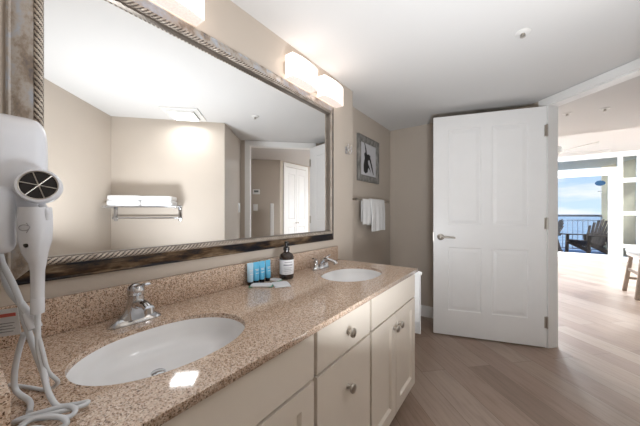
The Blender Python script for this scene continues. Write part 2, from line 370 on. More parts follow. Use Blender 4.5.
# hallway and living room shell
wseg('wall_hall', (2.3,2.74), (1.42,3.62), 0, ZC, .1, 'angled hallway wall with thermostat, seen in the mirror') if False else None
bm = NB(); prism(bm, [(1.42,3.60),(2.15,2.87),(2.22,2.94),(1.49,3.67)], 0, ZC); struct('wall_hall', bm, M['wall'], 'angled hallway wall with thermostat, seen in the mirror')
bm = NB(); prism(bm, [(1.42,3.60),(1.49,3.67),(1.49,4.6),(1.42,4.6)], 0, ZC); struct('wall_closet', bm, M['wall'], 'hallway wall holding the white closet doors, seen in the mirror')
bm = NB(); prism(bm, [(2.15,2.87),(2.22,2.94),(2.6,2.3),(2.5,2.2)], 0, ZC); prism(bm, [(2.5,2.2),(2.6,2.3),(2.6,2.0),(1.05,2.0),(1.05,2.2)], 0, ZC); struct('wall_hall_end', bm, M['wall'], 'far end of the hallway around the corner')
bm = NB(); box(bm, (1.49,4.5,0), (4.9,4.6,ZL)); struct('wall_living_back', bm, M['wall'], 'living room wall behind the closet')
bm = NB(); box(bm, (4.9,4.5,0), (5.0,YW+.1,ZL)); struct('wall_living_right', bm, M['wall'], 'right side wall of the living room')
bm = NB(); box(bm, (-1.5,3.2,0), (-1.4,YW+.1,ZL)); struct('wall_living_left', bm, M['wall'], 'left side wall of the living room')
X0, X1, X2 = .05, 1.955, 2.36
bm = NB(); box(bm, (-1.4,YW,0), (X0-.06,YW+.1,ZL)); box(bm, (X2,YW,0), (4.9,YW+.1,ZL)); box(bm, (X0-.06,YW,2.53), (X2,YW+.1,ZL)); struct('wall_window', bm, M['trim'], 'white wall around the balcony doors')

# closet doors in the hall (seen in the mirror): faces -x
def place(bm, origin, rz): xform(bm, Matrix.Translation(Vector(origin)) @ Matrix.Rotation(rz, 4, 'Z')); return bm
bf = sthing('door_2', 'white bifold closet doors in the hallway, seen in the mirror', 'closet door', (1.42,4.04,0))
for k in range(2):
    W_ = .292
    b_ = slab(W_, 2.0, .028, [(.05, W_-.05, .12, .86), (.05, W_-.05, 1.0, 1.88)], [(.006,-.006), (.016,-.006), (.03,-.001)])
    obj('door_leaf', place(b_, (1.405, 4.04+.295-.297*k, .01), R(-90)), M['door'], bf)
bm = NB(); box(bm, (1.40,3.68,0), (1.42,3.745,2.09)); box(bm, (1.40,4.335,0), (1.42,4.40,2.09)); box(bm, (1.40,3.745,2.02), (1.42,4.335,2.09)); obj('casing', bm, M['trim'], bf)
for k in (0, 1):
    bm = NB(); lathe(bm, [(.005,0),(.005,.012),(.013,.018),(.014,.026),(0,.03)], 14, (1.405, 4.01+.06*k, .95), (-1,0,0)); obj('knob', bm, M['nickel'], bf, 40)
bm = NB(); box(bm, (-.045,-.03,0), (.045,.03,1.31), .004); place(bm, (1.435,3.41,0), R(45)); struct('trim_2', bm, M['trim'], 'white half-height partition end in the hallway, seen in the mirror', 'partition')

# open bathroom door
hp = Vector((.204, 2.948)); fe = Vector((-.630, 2.690)); dd = (fe-hp); DW = dd.length; ang = math.atan2(dd.y, dd.x)
d1 = sthing('door_1', 'open white four-panel bathroom door standing against the end wall', 'door', (hp.x, hp.y, .012), ang+PI)
DH = 2.025
pn = [(.125, .395, .23, .81), (.478, .748, .23, .81), (.125, .395, 1.02, 1.90), (.478, .748, 1.02, 1.90)]
# local x runs from -DW (free edge) to 0 (hinge); front faces -y (camera)
b_ = slab(DW, DH, .035, pn, [(.005,-.004), (.016,-.004), (.040,-.0005)], True); xform(b_, Matrix.Translation((-DW, 0, 0))); obj('door_slab', b_, M['door'], d1, world=False)
def lever(y, s):
    bm = NB(); x = -DW+.062; z = .905
    lathe(bm, [(.030,0),(.030,.006),(.026,.010),(.012,.012),(.011,.042),(0,.044)], 28, (x,y,z), (0,s,0))
    tube(bm, spline([(x,y+s*.040,z),(x+.025,y+s*.046,z+.001),(x+.07,y+s*.046,z),(x+.118,y+s*.043,z-.004)], 6), [.0115]*7+[.0105]*6+[.009]*6, 12, .85); return bm
obj('door_handle', lever(0, -1), M['nickel'], d1, 40, world=False); obj('door_handle', lever(.035, 1), M['nickel'], d1, 40, world=False)
bm = NB(); box(bm, (-DW-.002,.006,.86), (-DW,.029,.95)); obj('latch_plate', bm, M['nickel'], d1, world=False)
for z in (.21, 1.04, 1.82):
    bm = NB(); bar(bm, (.0075,-.004,z-.05), (.0075,-.004,z+.05), .0065, 12); box(bm, (-.012,-.003,z-.048), (.003,.0,z+.048)); box(bm, (.0005,-.002,z-.048), (.003,.025,z+.048)); obj('hinge', bm, M['nickel'], d1, 40, world=False)

# ------------------------------------------------------------------ vanity cabinets
CF = -.500                                   # face of doors and drawers
def knob(y, z, par):
    bm = NB(); lathe(bm, [(.009,0),(.008,.004),(.006,.009),(.007,.014),(.0155,.018),(.0175,.023),(.016,.028),(.009,.031),(0,.0315)], 24, (CF, y, z), (1,0,0)); return obj('knob', bm, M['nickel'], par, 35)
def front(name, y0, y1, z0, z1, par, panel=False):
    W_, h_ = y1-y0, z1-z0
    b_ = slab(W_, h_, .019, [(.058, W_-.058, .058, h_-.058)] if panel else (), [(.004,-.004),(.010,-.010),(.022,-.010)])
    return obj(name, place(b_, (CF, y0, z0), R(90)) if not panel else xf(b_, (CF, y0, z0)), M['cab'], par)
def xf(b_, o): return place(b_, o, R(90))
def carcass(y0, y1, par, endp=False):
    bm = NB()
    for lo, hi in (((WX+.004,y0,.10),(CF-.020,y1,.12)), ((WX+.004,y0,.12),(WX+.014,y1,.779)), ((WX+.014,y0,.12),(CF-.038,y0+.016,.779)), ((WX+.014,y1-.016,.12),(CF-.038,y1,.779)),
                   ((CF-.038,y0,.12),(CF-.020,y1,.779))): box(bm, lo, hi)
    obj('carcass', bm, M['cab'], par)
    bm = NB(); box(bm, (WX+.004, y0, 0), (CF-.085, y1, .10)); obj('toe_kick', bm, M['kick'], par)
VC = -.52
u1 = thing('vanity_cabinet', 'cream vanity cabinet under the nearest sink, with blank front panel', 'vanity cabinet', (-.78,.355,0), group=None)
carcass(.047, .664, u1)
front('false_front', .053, .657, .636, .772, u1); d_ = front('door', .053, .352, .104, .626, u1, True); k_ = knob(.322, .565, d_ if False else u1)
d_ = front('door', .358, .657, .104, .626, u1, True); knob(.388, .565, u1)
u2 = thing('drawer_unit', 'cream drawer unit between the two sink cabinets, two round knobs', 'drawer cabinet', (-.78,.862,0))
carcass(.664, 1.058, u2)
front('drawer', .675, 1.047, .636, .772, u2); knob(.862, .706, u2); front('drawer', .675, 1.047, .104, .626, u2); knob(.862, .505, u2)
u3 = thing('vanity_cabinet', 'cream vanity cabinet under the farther sink, with paired panel doors', 'vanity cabinet', (-.78,1.37,0))
carcass(1.058, 1.68, u3)
front('false_front', 1.067, 1.674, .636, .772, u3); front('door', 1.067, 1.352, .104, .626, u3, True); knob(1.322, .56, u3)
front('door', 1.358, 1.674, .104, .626, u3, True); knob(1.388, .56, u3)
for u in (u1, u2, u3):                       # each knob belongs to its door or drawer
    fr_ = [c for c in u.children if c.name.startswith(('door', 'drawer'))]; kn = [c for c in u.children if c.name.startswith('knob')]
    for f, k in zip(fr_, kn): k.parent = f

# countertop with two oval cut-outs
SINKS = [(-.750, .352), (-.752, 1.345)]; SA, SB = .152, .208      # half axes in x and y
def ell(c, a, b, n=72, p=2.15): 
    sg = lambda v: math.copysign(abs(v)**(2/p), v)
    return [(c[0]+a*sg(math.cos(2*PI*i/n)), c[1]+b*sg(math.sin(2*PI*i/n))) for i in range(n)]
def plate(name, loops, z0, z1, m, bev=.003):
    cu = bpy.data.curves.new(name, 'CURVE'); cu.dimensions = '2D'; cu.fill_mode = 'BOTH'; cu.extrude = (z1-z0)/2-bev; cu.bevel_depth = bev; cu.bevel_resolution = 2; cu.offset = -bev
    for lp in loops:
        s = cu.splines.new('POLY'); s.points.add(len(lp)-1); s.use_cyclic_u = True
        for p, q in zip(s.points, lp): p.co = (q[0], q[1], 0, 1)
    o = bpy.data.objects.new('tmp', cu); C.objects.link(o); dg = bpy.context.evaluated_depsgraph_get(); dg.update()
    me = bpy.data.meshes.new_from_object(o.evaluated_get(dg)); bpy.data.objects.remove(o)
    b_ = NB(); b_.from_mesh(me); bpy.data.meshes.remove(me)
    for v in b_.verts: v.co.z += (z0+z1)/2
    bmesh.ops.remove_doubles(b_, verts=b_.verts, dist=1e-5); return b_
ZT = .80
ct_ = obj('countertop', plate('countertop', [[(WX+.002,.028),(-.486,.028),(-.486,1.69),(WX+.002,1.69)]]+[ell(c, SA, SB) for c in SINKS], ZT-.020, ZT, M['granite'], .0015), M['granite'])
tag(ct_, 'polished tan speckled granite worktop with two oval sink openings', 'countertop')
bm = NB(); box(bm, (WX+.001,.05,ZT+.0005), (WX+.021,1.655,.902), .002); tag(obj('backsplash', bm, M['granite'], smooth=30), 'long low granite backsplash under the mirror', 'backsplash')
bm = NB(); box(bm, (WX+.001,.0275,ZT+.0005), (-.548,.0495,.900), .002); tag(obj('side_splash', bm, M['granite'], smooth=30), 'short granite splash at the left end of the worktop, under the hair dryer', 'backsplash')
# sinks
def make_sink(c, label):
    t = thing('sink', label, 'sink', (c[0], c[1], ZT-.021)); b_ = NB(); n = 72
    prof = [(1.10,0),(1.03,0),(1.02,-.003),(1.0,-.018),(.955,-.041),(.86,-.060),(.70,-.071),(.45,-.0765),(.16,-.079)]
    rings = []
    for f, z in prof: rings.append([b_.verts.new((x*f, y*f, z)) for x, y in ell((0,0), SA, SB, n, 2.15)])
    for a, b in zip(rings, rings[1:]):
        for i in range(n): b_.faces.new((a[i], a[(i+1) % n], b[(i+1) % n], b[i]))
    b_.faces.new(rings[-1])
    bmesh.ops.recalc_face_normals(b_, faces=b_.faces); bmesh.ops.solidify(b_, geom=list(b_.faces), thickness=-.008)
    obj('basin', b_, M['porc'], t, 50, world=False)
    b_ = NB(); lathe(b_, [(.030,0),(.031,.003),(.026,.005),(.022,.003),(.021,-.002)], 28, (-.035,-.018,-.0785)); obj('drain_ring', b_, M['chrome'], t, 40, world=False)
    b_ = NB(); lathe(b_, [(.019,0),(.019,.006),(.015,.009),(0,.010)], 24, (-.035,-.018,-.077)); obj('stopper', b_, M['chrome'], t, 40, world=False)
    return t
s1 = make_sink(SINKS[0], 'large oval white undermount sink nearest the camera'); s2 = make_sink(SINKS[1], 'oval white undermount sink at the far end of the worktop')

# faucet, single lever, local +x towards the sink
f1 = thing('faucet', 'chrome single-lever faucet behind the near sink', 'faucet', (-.965,.345,ZT+.0005))
bm = NB(); pts = ell((0,0), .026, .074, 40, 2.6)
rings = [[bm.verts.new((x*f, y*f, z)) for x, y in pts] for f, z in ((1,0),(1.0,.004),(.9,.011),(.72,.020))]
for a, b in zip(rings, rings[1:]):
    for i in range(40): bm.faces.new((a[i], a[(i+1) % 40], b[(i+1) % 40], b[i]))
bm.faces.new(rings[0]); bm.faces.new(rings[-1]); obj('base_plate', bm, M['chrome'], f1, 40, world=False)
bm = NB(); rings = []                        # flared body
for f, g_, z, dx in ((.023,.060,.012,0),(.022,.045,.024,0),(.0215,.034,.036,.001),(.022,.026,.052,.002),(.022,.0225,.070,.003),(.0215,.0215,.084,.003)):
    rings.append([bm.verts.new((x+dx, y, z)) for x, y in ell((0,0), f, g_, 32, 2.2)])
for a, b in zip(rings, rings[1:]):
    for i in range(32): bm.faces.new((a[i], a[(i+1) % 32], b[(i+1) % 32], b[i]))
bm.faces.new(rings[0]); bm.faces.new(rings[-1]); obj('body', bm, M['chrome'], f1, 40, world=False)
bm = NB(); tube(bm, spline([(.005,0,.052),(.035,0,.062),(.070,0,.066),(.100,0,.060)], 6), [.017]*6+[.0155]*6+[.0135]*7, 18, .85)
lathe(bm, [(.0125,0),(.0125,.016),(.010,.017),(0,.016)], 18, (.096,0,.062), (.15,0,-1)); obj('spout', bm, M['chrome'], f1, 40, world=False)
bm = NB(); lathe(bm, [(.0215,.0845),(.0235,.088),(.0235,.102),(.020,.112),(.011,.119),(0,.121)], 28, (.003,0,0))
tube(bm, spline([(.008,0,.110),(.035,0,.119),(.065,0,.126),(.090,0,.131)], 5), [.011]*5+[.010]*5+[.008]*6, 14, .45); obj('lever', bm, M['chrome'], f1, 40, world=False)
bm = NB(); bar(bm, (-.023,0,.006), (-.023,0,.060), .0025, 8); lathe(bm, [(.002,0),(.005,.003),(.0055,.008),(.003,.012),(0,.013)], 14, (-.023,0,.058)); obj('drain_rod', bm, M['chrome'], f1, 40, world=False)
# faucet, two handles
f2 = thing('faucet', 'chrome two-handle faucet behind the far sink', 'faucet', (-.972,1.345,ZT+.0005))
bm = NB(); rings = [[bm.verts.new((x*f, y*f, z)) for x, y in ell((0,0), .025, .080, 40, 2.6)] for f, z in ((1,0),(1,.006),(.94,.014),(.84,.018))]
for a, b in zip(rings, rings[1:]):
    for i in range(40): bm.faces.new((a[i], a[(i+1) % 40], b[(i+1) % 40], b[i]))
bm.faces.new(rings[0]); bm.faces.new(rings[-1]); obj('base_plate', bm, M['chrome'], f2, 40, world=False)
for s in (-1, 1):
    h_ = None; bm = NB(); lathe(bm, [(.019,.014),(.017,.022),(.014,.036),(.015,.044),(.017,.050),(.014,.058),(0,.062)], 22, (0,s*.051,0))
    tube(bm, spline([(0,s*.051,.056),(.006,s*.066,.064),(.010,s*.090,.072)], 5), [.0085]*6+[.0065]*5, 12, .6); obj('handle', bm, M['chrome'], f2, 40, world=False)
bm = NB(); tube(bm, spline([(0,0,.012),(.004,0,.034),(.030,0,.052),(.070,0,.056),(.105,0,.046),(.112,0,.036)], 6), [.017]*6+[.015]*12+[.0125]*13, 18); obj('spout', bm, M['chrome'], f2, 40, world=False)

# ------------------------------------------------------------------ mirror
MY0, MY1, MZ0, MZ1 = .086, 1.604, .952, 1.889; FW = .046
mr_ = thing('mirror', 'large wall mirror in a distressed silver frame with twisted rope edge', 'mirror', (WX, (MY0+MY1)/2, MZ0))
prof = [(0,.003),(0,.013),(.004,.017),(.008,.0165),(.011,.019),(.030,.025),(.044,.031),(FW,.031),(FW,.003)]
corners = [(MY0,MZ0,1,1),(MY1,MZ0,-1,1),(MY1,MZ1,-1,-1),(MY0,MZ1,1,-1)]
for i, mm in enumerate(('leafshade', 'leafshade', 'leaf', 'leaf')):
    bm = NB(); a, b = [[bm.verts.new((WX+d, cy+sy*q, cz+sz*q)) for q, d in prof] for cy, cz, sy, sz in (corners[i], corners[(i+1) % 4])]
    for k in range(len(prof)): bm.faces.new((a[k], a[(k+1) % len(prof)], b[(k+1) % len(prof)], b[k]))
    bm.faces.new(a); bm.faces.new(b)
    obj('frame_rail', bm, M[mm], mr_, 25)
def rope(p0, p1, r=.0096, n=4, pitch=.058, sgn=1):
    p0, p1 = Vector(p0), Vector(p1); d, s, u = frame_of(p1-p0); ln = (p1-p0).length; N = int(ln/.0017); nc = 20; bm = NB(); prev = None; wp = None
    for j in range(N+1):
        q = ln*j/N; ring = []; ws = []
        for k in range(nc):
            th = 2*PI*k/nc; w_ = abs(math.cos(n/2*(th-sgn*2*PI*q/pitch))); ws.append(w_); rr = r*(.58+.44*w_**.6)
            ring.append(bm.verts.new(p0+d*q+s*(rr*math.cos(th))+u*(rr*math.sin(th))))
        if prev:
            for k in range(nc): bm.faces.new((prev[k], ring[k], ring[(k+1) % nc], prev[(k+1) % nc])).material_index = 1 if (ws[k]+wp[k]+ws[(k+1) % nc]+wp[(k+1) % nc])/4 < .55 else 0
        prev = ring; wp = ws
    return bm
ri = FW+.0095; rx = WX+.030
for i, (a, b) in enumerate((((rx,MY0+ri,MZ0+FW),(rx,MY0+ri,MZ1-FW)), ((rx,MY1-ri,MZ0+FW),(rx,MY1-ri,MZ1-FW)), ((rx,MY0+FW,MZ0+ri),(rx,MY1-FW,MZ0+ri)), ((rx,MY0+FW,MZ1-ri),(rx,MY1-FW,MZ1-ri)))):
    obj('rope_moulding', rope(a, b, sgn=1), [M['rope'], M['grooveshade']], mr_, 60)
q0, q1 = FW+.0175, FW+.0215
bm = NB(); pr2 = [(q0-.012,.006),(q0-.012,.022),(q0,.026),(q1,.020),(q1,.006)]
rings = [[bm.verts.new((WX+d, cy+sy*q, cz+sz*q)) for q, d in pr2] for cy, cz, sy, sz in corners]
for i in range(4):
    a, b = rings[i], rings[(i+1) % 4]
    for k in range(len(pr2)): bm.faces.new((a[k], a[(k+1) % len(pr2)], b[(k+1) % len(pr2)], b[k]))
obj('inner_lip', bm, M['lip'], mr_, 25)
bm = NB(); box(bm, (WX+.003,MY0+.055,MZ0+.055), (WX+.010,MY1-.055,MZ1-.055)); obj('glass', bm, M['mirror'], mr_)

# ------------------------------------------------------------------ vanity lights over the mirror
def vanity_light(yc, label):
    t = thing('vanity_light', label, 'wall light', (WX, yc, 1.89), group=None)
    bm = NB(); box(bm, (0,-.255,.035), (.018,.255,.105), .004); obj('backplate', bm, M['nickel'], t, 30, world=False)
    for k in (-.150, .150):
        W2, D2, D1, Z1, n = .115, .090, .076, .128, 14
        arc = [(D1+(D2-D1)*(1-(2*i/n-1)**2), -W2+2*W2*i/n) for i in range(n+1)]
        bm = NB(); fr_b = [bm.verts.new((x, y+k, 0)) for x, y in arc]; fr_t = [bm.verts.new((x, y+k, Z1)) for x, y in arc]
        wl = [bm.verts.new((.020, s*W2+k, z)) for s, z in ((-1,0),(1,0),(-1,Z1),(1,Z1))]
        for i in range(n): bm.faces.new((fr_b[i], fr_b[i+1], fr_t[i+1], fr_t[i]))
        bm.faces.new((wl[0], fr_b[0], fr_t[0], wl[2])); bm.faces.new((fr_b[-1], wl[1], wl[3], fr_t[-1]))
        bm.faces.new([wl[2]]+fr_t+[wl[3]]); bm.faces.new((wl[0], wl[1], wl[3], wl[2]))
        f = bm.faces.new([wl[1]]+fr_b[::-1]+[wl[0]]); f.material_index = 1
        o = obj('lamp_shade', bm, [M['shade'], M['shadeunder']], t, 30, world=False)
        bm = NB(); bar(bm, (.018,k,.065), (.024,k,.065), .025, 16); obj('lamp_socket', bm, M['nickel'], t, 40, world=False)
    return t
vanity_light(1.367, 'lit two-shade vanity light over the far right end of the mirror')
vanity_light(.322, 'lit vanity light over the near left end of the mirror, cut by photo top')

# ceiling light (seen in the mirror)
cl = thing('ceiling_light', 'lit square ceiling light fan, seen in the mirror above the towel rack', 'ceiling light', (.53,1.36,ZC), R(45))
bm = NB(); 
for lo, hi in (((-.165,-.165,-.012),(.165,-.112,-.0005)), ((-.165,.112,-.012),(.165,.165,-.0005)), ((-.165,-.112,-.012),(-.112,.112,-.0005)), ((.112,-.112,-.012),(.165,.112,-.0005)),
               ((-.118,-.118,-.034),(.118,-.108,-.0125)), ((-.118,.108,-.034),(.118,.118,-.0125)), ((-.118,-.108,-.034),(-.108,.108,-.0125)), ((.108,-.108,-.034),(.118,.108,-.0125))): box(bm, lo, hi)  # inner lip added to cut grazing light on the nearby wall
obj('trim_plate', bm, M['stone'], cl, 30, world=False)
bm = NB(); box(bm, (-.107,-.107,-.022), (.107,.107,-.0125), .004); obj('diffuser', bm, M['diff'], cl, 30, world=False)
def flush(name, label, loc, sz, m):  # round fill lights added out of view to brighten hall and living room
    t = thing(name, label, 'ceiling light', loc); bm = NB(); lathe(bm, [(sz*1.08,-.0005),(sz*1.08,-.02),(sz,-.025)], 32); obj('rim', bm, M['stone'], t, 40, world=False)
    bm = NB(); lathe(bm, [(sz*.98,-.0255),(sz*.9,-.045),(sz*.6,-.06),(0,-.066)], 32); obj('diffuser', bm, m, t, 40, world=False)
flush('ceiling_light', 'added round fill light on the hallway ceiling behind the open door', (-.25,4.15,ZC), .20, M['hallfill'])
flush('ceiling_light', 'added round fill light on the right of the living room ceiling', (3.3,7.0,ZL), .28, M['livfill'])
flush('ceiling_light', 'added round fill light on the left of the living room ceiling', (-.1,8.0,ZL), .28, M['livfill'])
def sprinkler(loc, label):
    t = thing('sprinkler', label, 'sprinkler', loc)
    bm = NB(); lathe(bm, [(.036,-.0005),(.036,-.004),(.028,-.009),(.012,-.010)], 28); obj('escutcheon', bm, M['stone'], t, 40, world=False)
    bm = NB(); lathe(bm, [(.010,-.010),(.010,-.013),(.006,-.016),(.006,-.022),(0,-.023)], 16)
    for s in (-1, 1): tube(bm, [(s*.008,0,-.012),(s*.011,0,-.018),(s*.004,0,-.024)], .002, 8)
    lathe(bm, [(.003,-.022),(.013,-.025),(.013,-.0265),(0,-.027)], 18); obj('head', bm, M['nickel'], t, 40, world=False)
sprinkler((.03,1.82,ZC), 'small white ceiling sprinkler in the bathroom'); sprinkler((.67,3.60,ZC), 'small white ceiling sprinkler in the hallway beyond the doorway')
sprinkler((.405,3.55,ZC), 'ceiling sprinkler in the hallway just beside the door jamb')

# ------------------------------------------------------------------ recess wall: print, bar, towel, hook
RX = -1.21
pf = thing('picture', 'framed black ink print above the towel bar', 'picture', (RX,2.485,1.45))
pw, ph, fw = .47, .44, .062; y0, z0 = 2.485-pw/2, 1.45
prof = [(0,.0005),(0,.020),(.010,.026),(.030,.022),(.048,.024),(fw,.012),(fw,.0005)]
cs = [(y0,z0,1,1),(y0+pw,z0,-1,1),(y0+pw,z0+ph,-1,-1),(y0,z0+ph,1,-1)]
bm = NB(); rings = [[bm.verts.new((RX+d, cy+sy*q, cz+sz*q)) for q, d in prof] for cy, cz, sy, sz in cs]
for i in range(4):
    a, b = rings[i], rings[(i+1) % 4]
    for k in range(len(prof)): bm.faces.new((a[k], a[(k+1) % len(prof)], b[(k+1) % len(prof)], b[k]))
obj('frame', bm, M['artframe'], pf, 25)
bm = NB(); box(bm, (RX+.001,y0+fw-.004,z0+fw-.004), (RX+.008,y0+pw-fw+.004,z0+ph-fw+.004))
st = len(bm.verts)
def blot(pts, lift=.0005):
    vs = [bm.verts.new((RX+.008+lift, y0+pw*p[0], z0+ph*p[1])) for p in pts]; f = bm.faces.new(vs); f.material_index = 1
blot([(.28,.22),(.36,.18),(.46,.22),(.50,.34),(.48,.48),(.40,.55),(.32,.50),(.27,.36)])
blot([(.33,.50),(.30,.62),(.36,.66),(.46,.62),(.52,.64),(.60,.60),(.56,.52),(.44,.47)], .0007)
blot([(.36,.64),(.33,.78),(.30,.86),(.335,.855),(.40,.74),(.43,.63)], .0009)
blot([(.52,.54),(.60,.42),(.66,.30),(.74,.18),(.76,.20),(.70,.36),(.60,.56)], .0011)
blot([(.46,.34),(.56,.28),(.58,.22),(.60,.27),(.54,.36),(.48,.42)], .0013)
obj('print', bm, [M['printpaper'], M['ink']], pf)
tb = thing('towel_bar', 'satin nickel wall towel bar beneath the framed print', 'towel bar', (RX,2.5,1.263))
for y in (2.13, 2.87):
    bm = NB(); lathe(bm, [(.026,.0005),(.026,.006),(.018,.012),(.010,.018),(.009,.050),(.013,.054),(.013,.070),(.008,.074),(0,.075)], 24, (RX,y,1.263), (1,0,0)); obj('post', bm, M['nickel'], tb, 40)
bm = NB(); bar(bm, (RX+.062,2.13,1.263), (RX+.062,2.87,1.263), .009, 16); obj('bar', bm, M['nickel'], tb, 40)
def drape(y0, y1, xb, zb, r, front_len, back_len, th, seed, axis='y', taper=0.0, wave=.006):
    """towel hung over a bar; the bar runs along y, front is +x"""
    rnd = random.Random(seed); bm = NB(); path = [(xb-r, zb-back_len*(1-i/10)) for i in range(10)]
    path += [(xb-r*math.cos(PI*i/8), zb+r*math.sin(PI*i/8)) for i in range(9)] + [(xb+r, zb-front_len*(i+1)/16) for i in range(16)]
    nc = 22; a1, a2 = rnd.uniform(0, 6), rnd.uniform(0, 6); grid = []
    for j, (x, z) in enumerate(path):
        dn = max(0, zb-z); row = []
        for i in range(nc+1):
            f = i/nc; y = y0+(y1-y0)*f; s = 1 if x > xb else -1
            yy = (y0+y1)/2+(y-(y0+y1)/2)*(1-taper*dn/max(front_len, .01))
            row.append(bm.verts.new((x+s*(wave*(1+math.sin(9*f+a1+dn*3))*min(1, dn*8)+.004*(1+math.sin(23*f+a2))*min(1, dn*8)), yy, z+.004*math.sin(7*f+a2)*min(1, dn*5))))
        grid.append(row)
    for a, b in zip(grid, grid[1:]):
        for i in range(nc): bm.faces.new((a[i], a[i+1], b[i+1], b[i]))
    bmesh.ops.recalc_face_normals(bm, faces=bm.faces); bmesh.ops.solidify(bm, geom=list(bm.faces), thickness=th)
    return bm
bm = drape(2.40, 2.72, RX+.062, 1.263, .018, .30, .24, .010, 3)
tw = thing('bath_towel', 'white towel folded over the bar below the print', 'towel', (RX+.062,2.5,1.0)); obj('outer_fold', bm, M['towel'], tw, 70)
bm = drape(2.24, 2.56, RX+.062, 1.263, .0105, .225, .20, .005, 5, wave=.001); obj('inner_fold', bm, M['towel'], tw, 70)
hk = thing('robe_hook', 'small double chrome robe hook on the wall right of the mirror', 'hook', (WX,1.797,1.62))
bm = NB(); box(bm, (WX+.0005,1.787,1.595), (WX+.006,1.807,1.650), .003); obj('plate', bm, M['chrome'], hk, 35)
for s, z, up in ((-1, 1.640, .010), (1, 1.640, .010), (-1, 1.606, .012), (1, 1.606, .012)):
    bm = NB(); tube(bm, spline([(WX+.005,1.797,z-.006),(WX+.022,1.797+s*.012,z-.014),(WX+.034,1.797+s*.022,z-.004),(WX+.036,1.797+s*.026,z+up)], 5), .0036, 10); superell(bm, (WX+.036,1.797+s*.026,z+up+.003), (.006,.006,.006), 1, 12, 8); obj('prong', bm, M['chrome'], hk, 40)
# towel on the end of the vanity
t2 = thing('towel_bar', 'white rod towel bar on the far end of the vanity', 'towel bar', (-.70,1.72,.762))
bm = NB(); bar(bm, (-.90,1.735,.762), (-.482,1.735,.762), .009, 16); lathe(bm, [(.0095,0),(.011,.002),(.010,.006),(0,.008)], 16, (-.482,1.735,.762), (1,0,0)); obj('bar', bm, M['trim'], t2, 40)
for x in (-.88, -.60):
    bm = NB(); bar(bm, (x,1.6805,.762), (x,1.728,.762), .007, 12); obj('post', bm, M['trim'], t2, 40)
bm = drape(-.80, -.486, 0, .762, .0135, .385, .30, .007, 8, wave=.008); xform(bm, Matrix(((0,1,0,0),(1,0,0,1.735),(0,0,1,0),(0,0,0,1))))
bmesh.ops.reverse_faces(bm, faces=bm.faces); tag(obj('hand_towel', bm, M['towel'], smooth=70), 'white towel hanging off the far end of the vanity', 'towel')

# ------------------------------------------------------------------ towel rack on the rack wall (seen in the mirror); local y runs along the wall, +x into the room
wd = (A0-A1).normalized(); wn = Vector((-wd.y, wd.x))
if wn.x > 0: wn = -wn
c0 = A1 + wd*.345
rk = thing('towel_rack', 'chrome towel shelf with lower rail, seen in the mirror', 'towel rack', (c0.x, c0.y, 1.06), math.atan2(wn.y, wn.x))
rl = .30
for s in (-1, 1):
    bm = NB(); box(bm, (.0005,s*rl-.018,0), (.012,s*rl+.018,.16), .005); box(bm, (.010,s*rl-.005,.02), (.07,s*rl+.005,.045), .003); box(bm, (.010,s*rl-.005,.125), (.205,s*rl+.005,.148), .003); obj('bracket', bm, M['chrome'], rk, 35, world=False)
for x in (.04, .09, .14, .20):
    bm = NB(); bar(bm, (x,-rl-.02,.142), (x,rl+.02,.142), .007, 12); obj('shelf_rod', bm, M['chrome'], rk, 40, world=False)
bm = NB(); bar(bm, (.065,-rl,.03), (.065,rl,.03), .008, 12); obj('towel_rail', bm, M['chrome'], rk, 40, world=False)
zs = 1.06+.150
def towel_stack(yl, w_, d_, hs, label):
    o = c0 + wd*yl*(-1 if (Matrix.Rotation(math.atan2(wn.y, wn.x), 2) @ Vector((0,1))).dot(wd) < 0 else 1)
    t = thing('folded_towel', label, 'towel', (o.x, o.y, zs), math.atan2(wn.y, wn.x)); z = 0
    bm = NB()
    for h_, sh in hs:
        superell(bm, (.12, sh, z+h_/2), (d_/2, w_/2*(1-abs(sh)), h_/2), .28, 40, 14); z += h_*.96
    obj('folds', bm, M['towel'], t, 60, world=False); return t
towel_stack(-.145, .285, .20, ((.050,0),(.048,.004)), 'folded white towel on the chrome shelf, right half in the mirror')
towel_stack(.145, .285, .20, ((.054,0),(.048,-.004)), 'folded white towel on the chrome shelf, left half in the mirror')
# switch plates seen in the mirror
def plate_sw(name, label, cat, pos, dirn, w_, h_, extra):
    t = thing(name, label, cat, pos, math.atan2(dirn[1], dirn[0])); bm = NB(); box(bm, (.0005,-w_/2,0), (.008,w_/2,h_), .003); obj('cover_plate', bm, M['trim'], t, 30, world=False)
    bm = NB(); 
    if extra == 'rocker': box(bm, (.008,-.016,h_/2-.033), (.013,.016,h_/2+.033), .002); obj('rocker', bm, M['trim'], t, 30, world=False)
    else: box(bm, (.008,-w_*.3,h_*.4), (.0095,w_*.3,h_*.8)); obj('display', bm, M['screen'], t, world=False)
hx = lambda y: (5.02-y, y)
plate_sw('thermostat', 'white thermostat on the hallway wall, seen in the mirror', 'thermostat', (*hx(3.295), 1.48), (-1,-1), .13, .09, 'disp')
plate_sw('light_switch', 'white light switch below the thermostat, seen in the mirror', 'light switch', (*hx(3.285), 1.18), (-1,-1), .08, .12, 'rocker')
wb = (B1-A0).normalized(); pb = A0+wb*.60
plate_sw('light_switch', 'white light switch on the wall beside the doorway, seen in the mirror', 'light switch', (pb.x, pb.y, 1.15), (-wb.y, wb.x), .085, .12, 'rocker')

